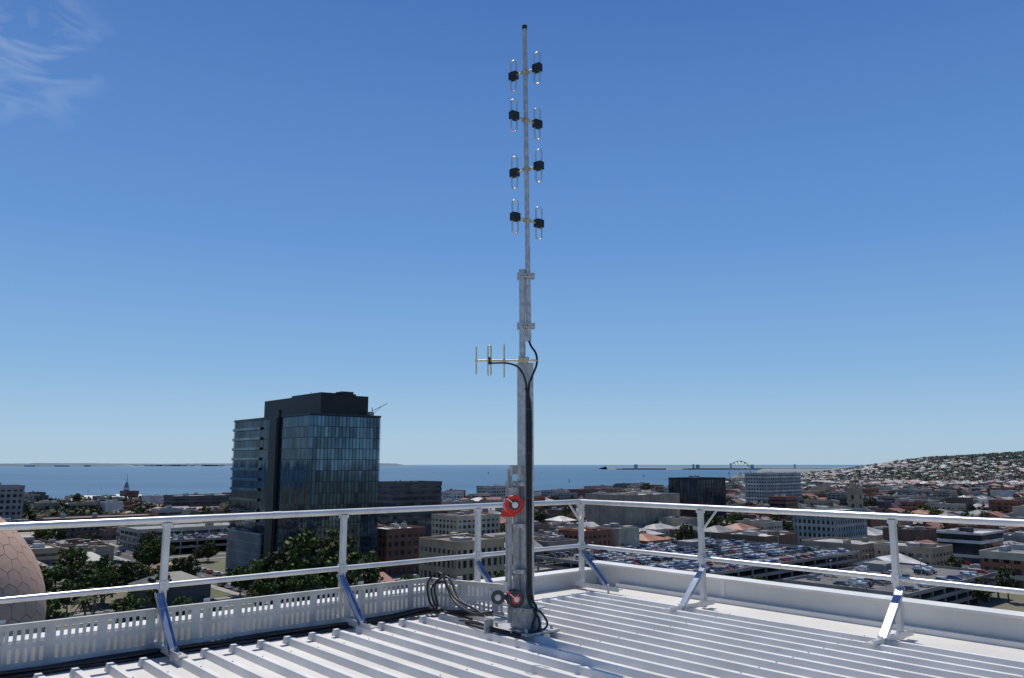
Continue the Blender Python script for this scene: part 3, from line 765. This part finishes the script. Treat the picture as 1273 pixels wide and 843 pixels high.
def tray(P0,P1,z0,z1):
    P0=Vector(P0);P1=Vector(P1);d=P1-P0;L_=d.length;d.normalize();n=Vector((d.y,-d.x,0)); b=MB()
    def bx(l0,l1,za,zb,off=0,th=.003,mi=0):
        c=P0+d*((l0+l1)/2)+n*off; c.z=(za+zb)/2; b.box(c,(l1-l0,th,zb-za),math.atan2(d.y,d.x),mi)
    H=z1-z0
    bx(0,L_,z0,z0+.05); bx(0,L_,z1-.05,z1); bx(0,L_,z0+H*.5-.018,z0+H*.5+.018)
    bx(0,L_,z0,z0+.004,.02,.04); bx(0,L_,z1-.004,z1,.02,.04)
    k=0; l=0.
    while l<L_:
        w=.075 if k%6==0 else .026
        bx(l,min(L_,l+w),z0+.05,z0+H*.5-.018); bx(l,min(L_,l+w),z0+H*.5+.018,z1-.05); l+=w+.026; k+=1
    l=.3
    while l<L_: 
        bx(l,l+.05,z0-.02,z1+.03,-.02,.02); l+=1.5
    return b
zt0,zt1=RZ+.03,RZ+.36
tr=empty('cable_tray')
tray(R(.10,9.5),R(.10,2.35),zt0,zt1).obj('long_run',[M_tray],tr)
tray(R(.10,2.33),R(.92,2.05),zt0,zt1-.01).obj('mast_branch',[M_tray],tr)

e_c=empty('coaxial_cable')
b=MB()
for i,(off,z) in enumerate([(.19,.02),(.225,.02),(.26,.02),(.205,.048),(.245,.048)]):
    pts=[R(off+.008*math.sin(u*3+i),u,RZ+z+.005*math.sin(u*5+i*2)) for u in np.arange(9.4,2.7,-.25)]
    pts+=[R(off+.02,2.5,RZ+z+.03),R(off+.16,2.33,RZ+z+.0),R(.75,2.25,RZ+z+.04),R(1.15,2.2,RZ+z+.02)]
    b.tube(smooth(pts,3),.014,8,0)
b.obj('tray_bundle',[M_black],e_c)

# ------------------------------------------------------------------ antenna mast
MX,MY=.125,7.45
def m(x,y,z): return (MX+x,MY+y,z)
am=empty('tilt_over_mast')
b=MB()
SH=.108; zt=.93
b.box(m(0,0,(RZ+.05+zt)/2),(SH,SH,zt-RZ-.05),ra,0)
b.box(m(0,0,zt+.004),(SH+.015,SH+.015,.008),ra,0)
b.box(m(-.088,-.03,(RZ+.3-.15)/2),(.045,.045,-.15-RZ-.3),ra,0)
for z in(-.18,-.55,-.95,-1.28):
    b.box(m(-.045,-.02,z),(.15,.14,.035),ra,0)
    for dx in(-.06,.0): b.cyl(m(-.045+dx,-.12,z),m(-.045+dx,-.09,z),.010,6,0)
b.box(m(-.145,-.05,-.72),(.014,.045,1.35),ra,0); b.box(m(-.168,-.02,-.6),(.012,.035,.9),ra,0)
b.box(m(-.02,0,RZ+.068),(.52,.40,.018),ra,0); b.box(m(-.02,0,RZ+.030),(.08,.6,.05),ra,0); b.box(m(-.02,0,RZ+.031),(.6,.08,.05),ra,0)
b.box(m(0,0,RZ+.16),(.22,.18,.16),ra,0); b.box(m(.0,0,RZ+.255),(.29,.23,.012),ra,0)
M2=Matrix.Rotation(ra,3,'Z')
for sx in(-.2,.2):
    for sy in(-.15,.15):
        v=M2@Vector((sx,sy,0)); b.cyl(m(v.x-.02,v.y,RZ+.06),m(v.x-.02,v.y,RZ+.11),.014,6,0)
for sx in(-1,1):
    v0=M2@Vector((sx*.22,0,0)); v1=M2@Vector((sx*.055,0,0))
    b.add([m(v0.x,v0.y,RZ+.08),m(v1.x,v1.y,RZ+.08),m(v1.x,v1.y,RZ+.34)],[(0,1,2),],0)
b.box(m(-.27,-.10,RZ+.17),(.20,.10,.012),ra,0); b.box(m(-.33,-.12,RZ+.11),(.012,.10,.12),ra,0)
b.obj('square_post',[M_galv],am)
b=MB()
b.cyl(m(-.026,.0,zt),m(-.028,0,1.83),.030,16,0); b.cyl(m(-.028,0,1.83),m(-.028,0,1.845),.033,16,0)
for z in(.98,1.22): b.box(m(-.01,0,z),(.09,.05,.025),0,0)
b.obj('stub_pipe',[M_galv],am)
b=MB()
for z in(1.295,1.78):
    for dz in(-.014,.014):
        for yy in(-.04,.04): b.box(m(.008,yy,z+dz),(.17,.006,.018),0,0)
    for dx in(-.07,-.055,.0,.038,.085): b.cyl(m(dx,-.07,z),m(dx,.07,z),.005,6,0); b.cyl(m(dx,-.056,z),m(dx,-.044,z),.011,6,0)
    b.cyl(m(-.07,0,z-.04),m(-.07,0,z+.04),.005,6,0)
b.obj('clamps',[M_galv],am)
def winch(z,s,yo=-.16,xo=-.10):
    w=MB(); c=Vector(m(xo,yo,z)); ax=Vector((.25,-.97,0)).normalized()
    w.cyl(c-ax*.045*s,c-ax*.03*s,.095*s,28,2); w.cyl(c+ax*.03*s,c+ax*.045*s,.095*s,28,0); w.cyl(c-ax*.03*s,c+ax*.03*s,.055*s,20,1)
    w.cyl(c+ax*.045*s,c+ax*.06*s,.052*s,20,1); w.cyl(c+ax*.06*s,c+ax*.085*s,.03*s,14,3)
    w.tube([c+ax*.046*s+Vector((math.cos(a)*.088*s*.97,math.cos(a)*.088*s*.25,math.sin(a)*.088*s)) for a in np.linspace(0,6.28,24,endpoint=False)],.008*s,6,0,True)
    w.bar(c+ax*.08*s,c+ax*.08*s+Vector((-.10,-.02,.08))*s,.02,.008,3); w.cyl(c+ax*.08*s+Vector((-.10,-.02,.08))*s,c+ax*.15*s+Vector((-.10,-.02,.08))*s,.012,8,1)
    return w
winch(-.36,.90,-.14,-.115).obj('winch_upper',[M_red,M_dark,M_galv,M_alu],am)
winch(-1.17,.80,-.15,-.10).obj('winch_lower',[M_dark,M_red,M_dark,M_alu],am)
b=MB(); b.box(m(-.16,-.09,-.44),(.11,.08,.055),ra,0); b.box(m(-.115,-.10,-.27),(.045,.06,.12),ra,1); b.cyl(m(-.25,-.10,-1.17),m(-.25,-.04,-1.17),.062,20,2); b.cyl(m(-.25,-.112,-1.17),m(-.25,-.10,-1.17),.028,14,1)
b.box(m(-.18,-.07,-1.17),(.20,.03,.05),ra,1)
b.cyl(m(-.15,-.12,-1.10),m(-.13,-.09,-.10),.004,6,1); b.cyl(m(-.13,-.09,-.10),m(-.13,-.09,-.02),.018,8,1); b.box(m(-.09,-.05,-.05),(.11,.045,.08),ra,1)
b.obj('winch_fittings',[M_red,M_galv,M_dark],am)

# --- dipole array
da=empty('dipole_array_antenna')
ax0=Vector(m(.034,0,1.15)); ax1=Vector(m(.002,0,4.36))
def ap(z): return ax0+(ax1-ax0)*((z-ax0.z)/(ax1.z-ax0.z))
b=MB(); b.cyl(ap(1.15),ap(2.1),.025,14,0); b.cyl(ap(2.1),ap(4.34),.0235,14,0); b.cyl(ap(4.33),ap(4.37),.026,14,1); b.obj('support_tube',[M_galv,M_dark],da)
bl=MB(); bx=MB(); ba=MB()
for k,z in enumerate((3.868,3.36,2.855,2.335)):
    s=1 if k%2==0 else -1
    for side in(-1,1):
        dv=Vector((side*.107,-side*s*.085,0)); c=ap(z)+dv; o_=Vector((dv.x,dv.y,0)).normalized()
        zoff=random.uniform(-.008,.008)
        c.z+=zoff
        ba.cyl(ap(z+zoff),c,.009,8,0)
        ang=math.atan2(dv.y,dv.x)
        bx.box(c+o_*.012,(.088,.058,.076),ang,0); bx.box(c+o_*.012+Vector((0,0,.039)),(.05,.04,.01),ang,0)
        pts=[]; hh=.165; rr=.029; tv=Vector((o_.x,o_.y*.35,0)).normalized()
        for a in np.linspace(0,math.pi,9): pts.append(c+o_*.012+tv*(math.cos(a)*rr)+Vector((0,0,hh-rr+math.sin(a)*rr)))
        for a in np.linspace(math.pi,2*math.pi,9): pts.append(c+o_*.012+tv*(math.cos(a)*rr)+Vector((0,0,-hh+rr+math.sin(a)*rr)))
        bl.tube(pts,.0085,8,0,True)
    ba.cyl(ap(z-.018),ap(z+.018),.029,12,0); ba.box(ap(z),(.065,.065,.018),.8,0)
bl.obj('folded_dipoles',[M_loop],da); bx.obj('feed_boxes',[M_black],da); ba.obj('boom_clamps',[M_gold],da)

# --- yagi
ya=empty('yagi_antenna'); b=MB(); zy=.955
b.cyl(m(-.465,-.08,zy),m(.11,-.08,zy),.009,10,0)
for x,l in((-.458,.128),(-.198,.158)): b.cyl(m(x,-.08,zy-l),m(x,-.08,zy+l),.0065,8,0)
pts=[];
for a in np.linspace(0,math.pi,8): pts.append(Vector(m(-.335+math.cos(a)*.014,-.08,zy+.125+math.sin(a)*.016)))
for a in np.linspace(math.pi,2*math.pi,8): pts.append(Vector(m(-.335+math.cos(a)*.014,-.08,zy-.125+math.sin(a)*.016)))
b.tube(pts,.0070,8,0,True)
for x in(-.458,-.335,-.198): b.box(m(x,-.08,zy),(.022,.026,.026),0,0)
b.box(m(-.02,-.06,zy),(.07,.06,.04),0,0); b.cyl(m(-.06,-.09,zy-.04),m(-.06,-.09,zy+.04),.006,6,0); b.cyl(m(.02,-.09,zy-.04),m(.02,-.09,zy+.04),.006,6,0)
b.obj('boom_and_elements',[M_gold],ya)
b=MB(); b.cyl(m(-.335,-.08,zy-.035),m(-.335,-.08,zy+.03),.016,10,0); b.obj('feed_point',[M_dark],ya)
# --- cables on mast
b=MB()
cx=.030; cy=-.095
runA=[ap(1.16),ap(1.10)+Vector((.02,-.03,0)),m(.100,-.06,1.02),m(.105,-.08,.92),m(.06,-.10,.80),m(cx,cy,.68),m(cx,cy,.2),m(cx,cy,-.5),m(cx,cy,-1.0),m(cx+.01,cy-.02,-1.22),m(.11,-.16,-1.34),m(.10,-.20,-1.43),m(-.05,-.22,-1.45),m(-.25,-.14,-1.44),m(-.38,.02,-1.43),m(-.62,.35,-1.45)]
b.tube(smooth(runA,7),.0105,8,0)
runB=[m(-.335,-.09,zy-.03),m(-.28,-.10,.93),m(-.16,-.11,.925),m(-.06,-.12,.88),m(0,-.11,.76),m(cx-.018,cy,.6),m(cx-.018,cy,0),m(cx-.016,cy,-.9),m(cx-.01,cy-.02,-1.2),m(.14,-.14,-1.30),m(.18,-.18,-1.40),m(.03,-.25,-1.45),m(-.2,-.2,-1.45),m(-.42,-.02,-1.40),m(-.6,.3,-1.44)]
b.tube(smooth(runB,7),.0095,8,0)
runC=[m(.0,-.11,.70),m(cx+.016,cy,.5),m(cx+.016,cy,-.3),m(cx+.016,cy,-1.1),m(.09,-.15,-1.25),m(.06,-.20,-1.37),m(.02,-.24,-1.45),m(-.1,-.26,-1.45),m(-.3,-.12,-1.45),m(-.55,.2,-1.45)]
b.tube(smooth(runC,7),.0115,8,0)
for k,(dx,dz) in enumerate([(0,0),(.03,.05),(-.04,.09)]):
    lp=[m(-.30,-.02,-1.40+dz),m(-.45+dx,.25,-1.34-dz*.3),m(-.66+dx,.6,-1.30),m(-.80+dx,.80,-1.17+dz),m(-.93+dx,.86,-1.22+dz*.5),m(-.90+dx,.84,-1.38),m(-.78,.72,-1.44),m(-.5,.35,-1.44)]
    b.tube(smooth(lp,7),.011,8,0)
for z in(.5,.1,-.3,-.7): b.box(m(cx,cy,z),(.055,.03,.014),0,1)
b.obj('mast_feeders',[M_black,M_dark],e_c)

# ------------------------------------------------------------------ camera, sun, sky
cam=bpy.data.cameras.new('camera'); co=bpy.data.objects.new('camera',cam); scene.collection.objects.link(co)
cam.sensor_width=36; cam.lens=28.0; cam.clip_end=120000; cam.clip_start=.1
co.location=(0,0,0); co.rotation_euler=(math.radians(90+8.93),0,0); scene.camera=co
EL=math.radians(62); az=math.atan2(-.35,.94)
S=Vector((math.sin(az)*math.cos(EL),math.cos(az)*math.cos(EL),math.sin(EL)))
sl=bpy.data.lights.new('sun','SUN'); sl.energy=4.2; sl.angle=math.radians(.5); sl.color=(1,.95,.87)
so=bpy.data.objects.new('sun',sl); scene.collection.objects.link(so); so.rotation_euler=(-S).to_track_quat('-Z','Y').to_euler()
w=bpy.data.worlds.new('World'); scene.world=w; w.use_nodes=True; nt=w.node_tree; L=nt.links
bg=nt.nodes['Background']; bg.inputs[1].default_value=.085
sky=N(nt,'ShaderNodeTexSky'); sky.sky_type='NISHITA'; sky.sun_disc=False; sky.sun_elevation=EL; sky.sun_rotation=az%(2*math.pi)
sky.air_density=1.0; sky.dust_density=.4; sky.ozone_density=1.5; sky.altitude=50
tc=N(nt,'ShaderNodeTexCoord')
sx=N(nt,'ShaderNodeSeparateXYZ'); L.new(tc.outputs['Generated'],sx.inputs[0])
gr_=N(nt,'ShaderNodeValToRGB'); el=gr_.color_ramp.elements
stops=[(0,(.39,.57,.72)),(.04,(.34,.54,.75)),(.12,(.215,.43,.73)),(.27,(.115,.295,.66)),(.53,(.050,.165,.49)),(1,(.022,.08,.30))]
el[0].position=0; el[0].color=(*stops[0][1],1); el[1].position=1; el[1].color=(*stops[-1][1],1)
for p_,c_ in stops[1:-1]: e_=el.new(p_); e_.color=(*c_,1)
L.new(sx.outputs['Z'],gr_.inputs[0])
gm=N(nt,'ShaderNodeVectorMath',operation='SCALE'); gm.inputs['Scale'].default_value=1/.085; L.new(gr_.outputs[0],gm.inputs[0])
mb_=N(nt,'ShaderNodeMixRGB'); mb_.inputs[0].default_value=.85; L.new(sky.outputs[0],mb_.inputs[1]); L.new(gm.outputs[0],mb_.inputs[2])
mp=N(nt,'ShaderNodeMapping'); mp.inputs['Scale'].default_value=(12,12,30); mp.inputs['Rotation'].default_value=(0,.6,.3); L.new(tc.outputs['Generated'],mp.inputs[0])
nz=N(nt,'ShaderNodeTexNoise'); nz.inputs['Scale'].default_value=1.1; nz.inputs['Detail'].default_value=8; nz.inputs['Distortion'].default_value=.9; L.new(mp.outputs[0],nz.inputs[0])
dt=N(nt,'ShaderNodeVectorMath',operation='DISTANCE'); dt.inputs[1].default_value=(-.505,.750,.425); L.new(tc.outputs['Generated'],dt.inputs[0])
mr=N(nt,'ShaderNodeMapRange'); mr.inputs[1].default_value=.0; mr.inputs[2].default_value=.10; mr.inputs[3].default_value=1; mr.inputs[4].default_value=0; L.new(dt.outputs['Value'],mr.inputs[0])
cr=N(nt,'ShaderNodeMapRange'); cr.inputs[1].default_value=.45; cr.inputs[2].default_value=.8; cr.inputs[3].default_value=0; cr.inputs[4].default_value=.55; L.new(nz.outputs['Fac'],cr.inputs[0])
mu=N(nt,'ShaderNodeMath',operation='MULTIPLY'); L.new(mr.outputs[0],mu.inputs[0]); L.new(cr.outputs[0],mu.inputs[1])
mx=N(nt,'ShaderNodeMixRGB'); mx.inputs[2].default_value=(9,9.5,10,1); L.new(mu.outputs[0],mx.inputs[0]); L.new(mb_.outputs[0],mx.inputs[1]); L.new(mx.outputs[0],bg.inputs[0])
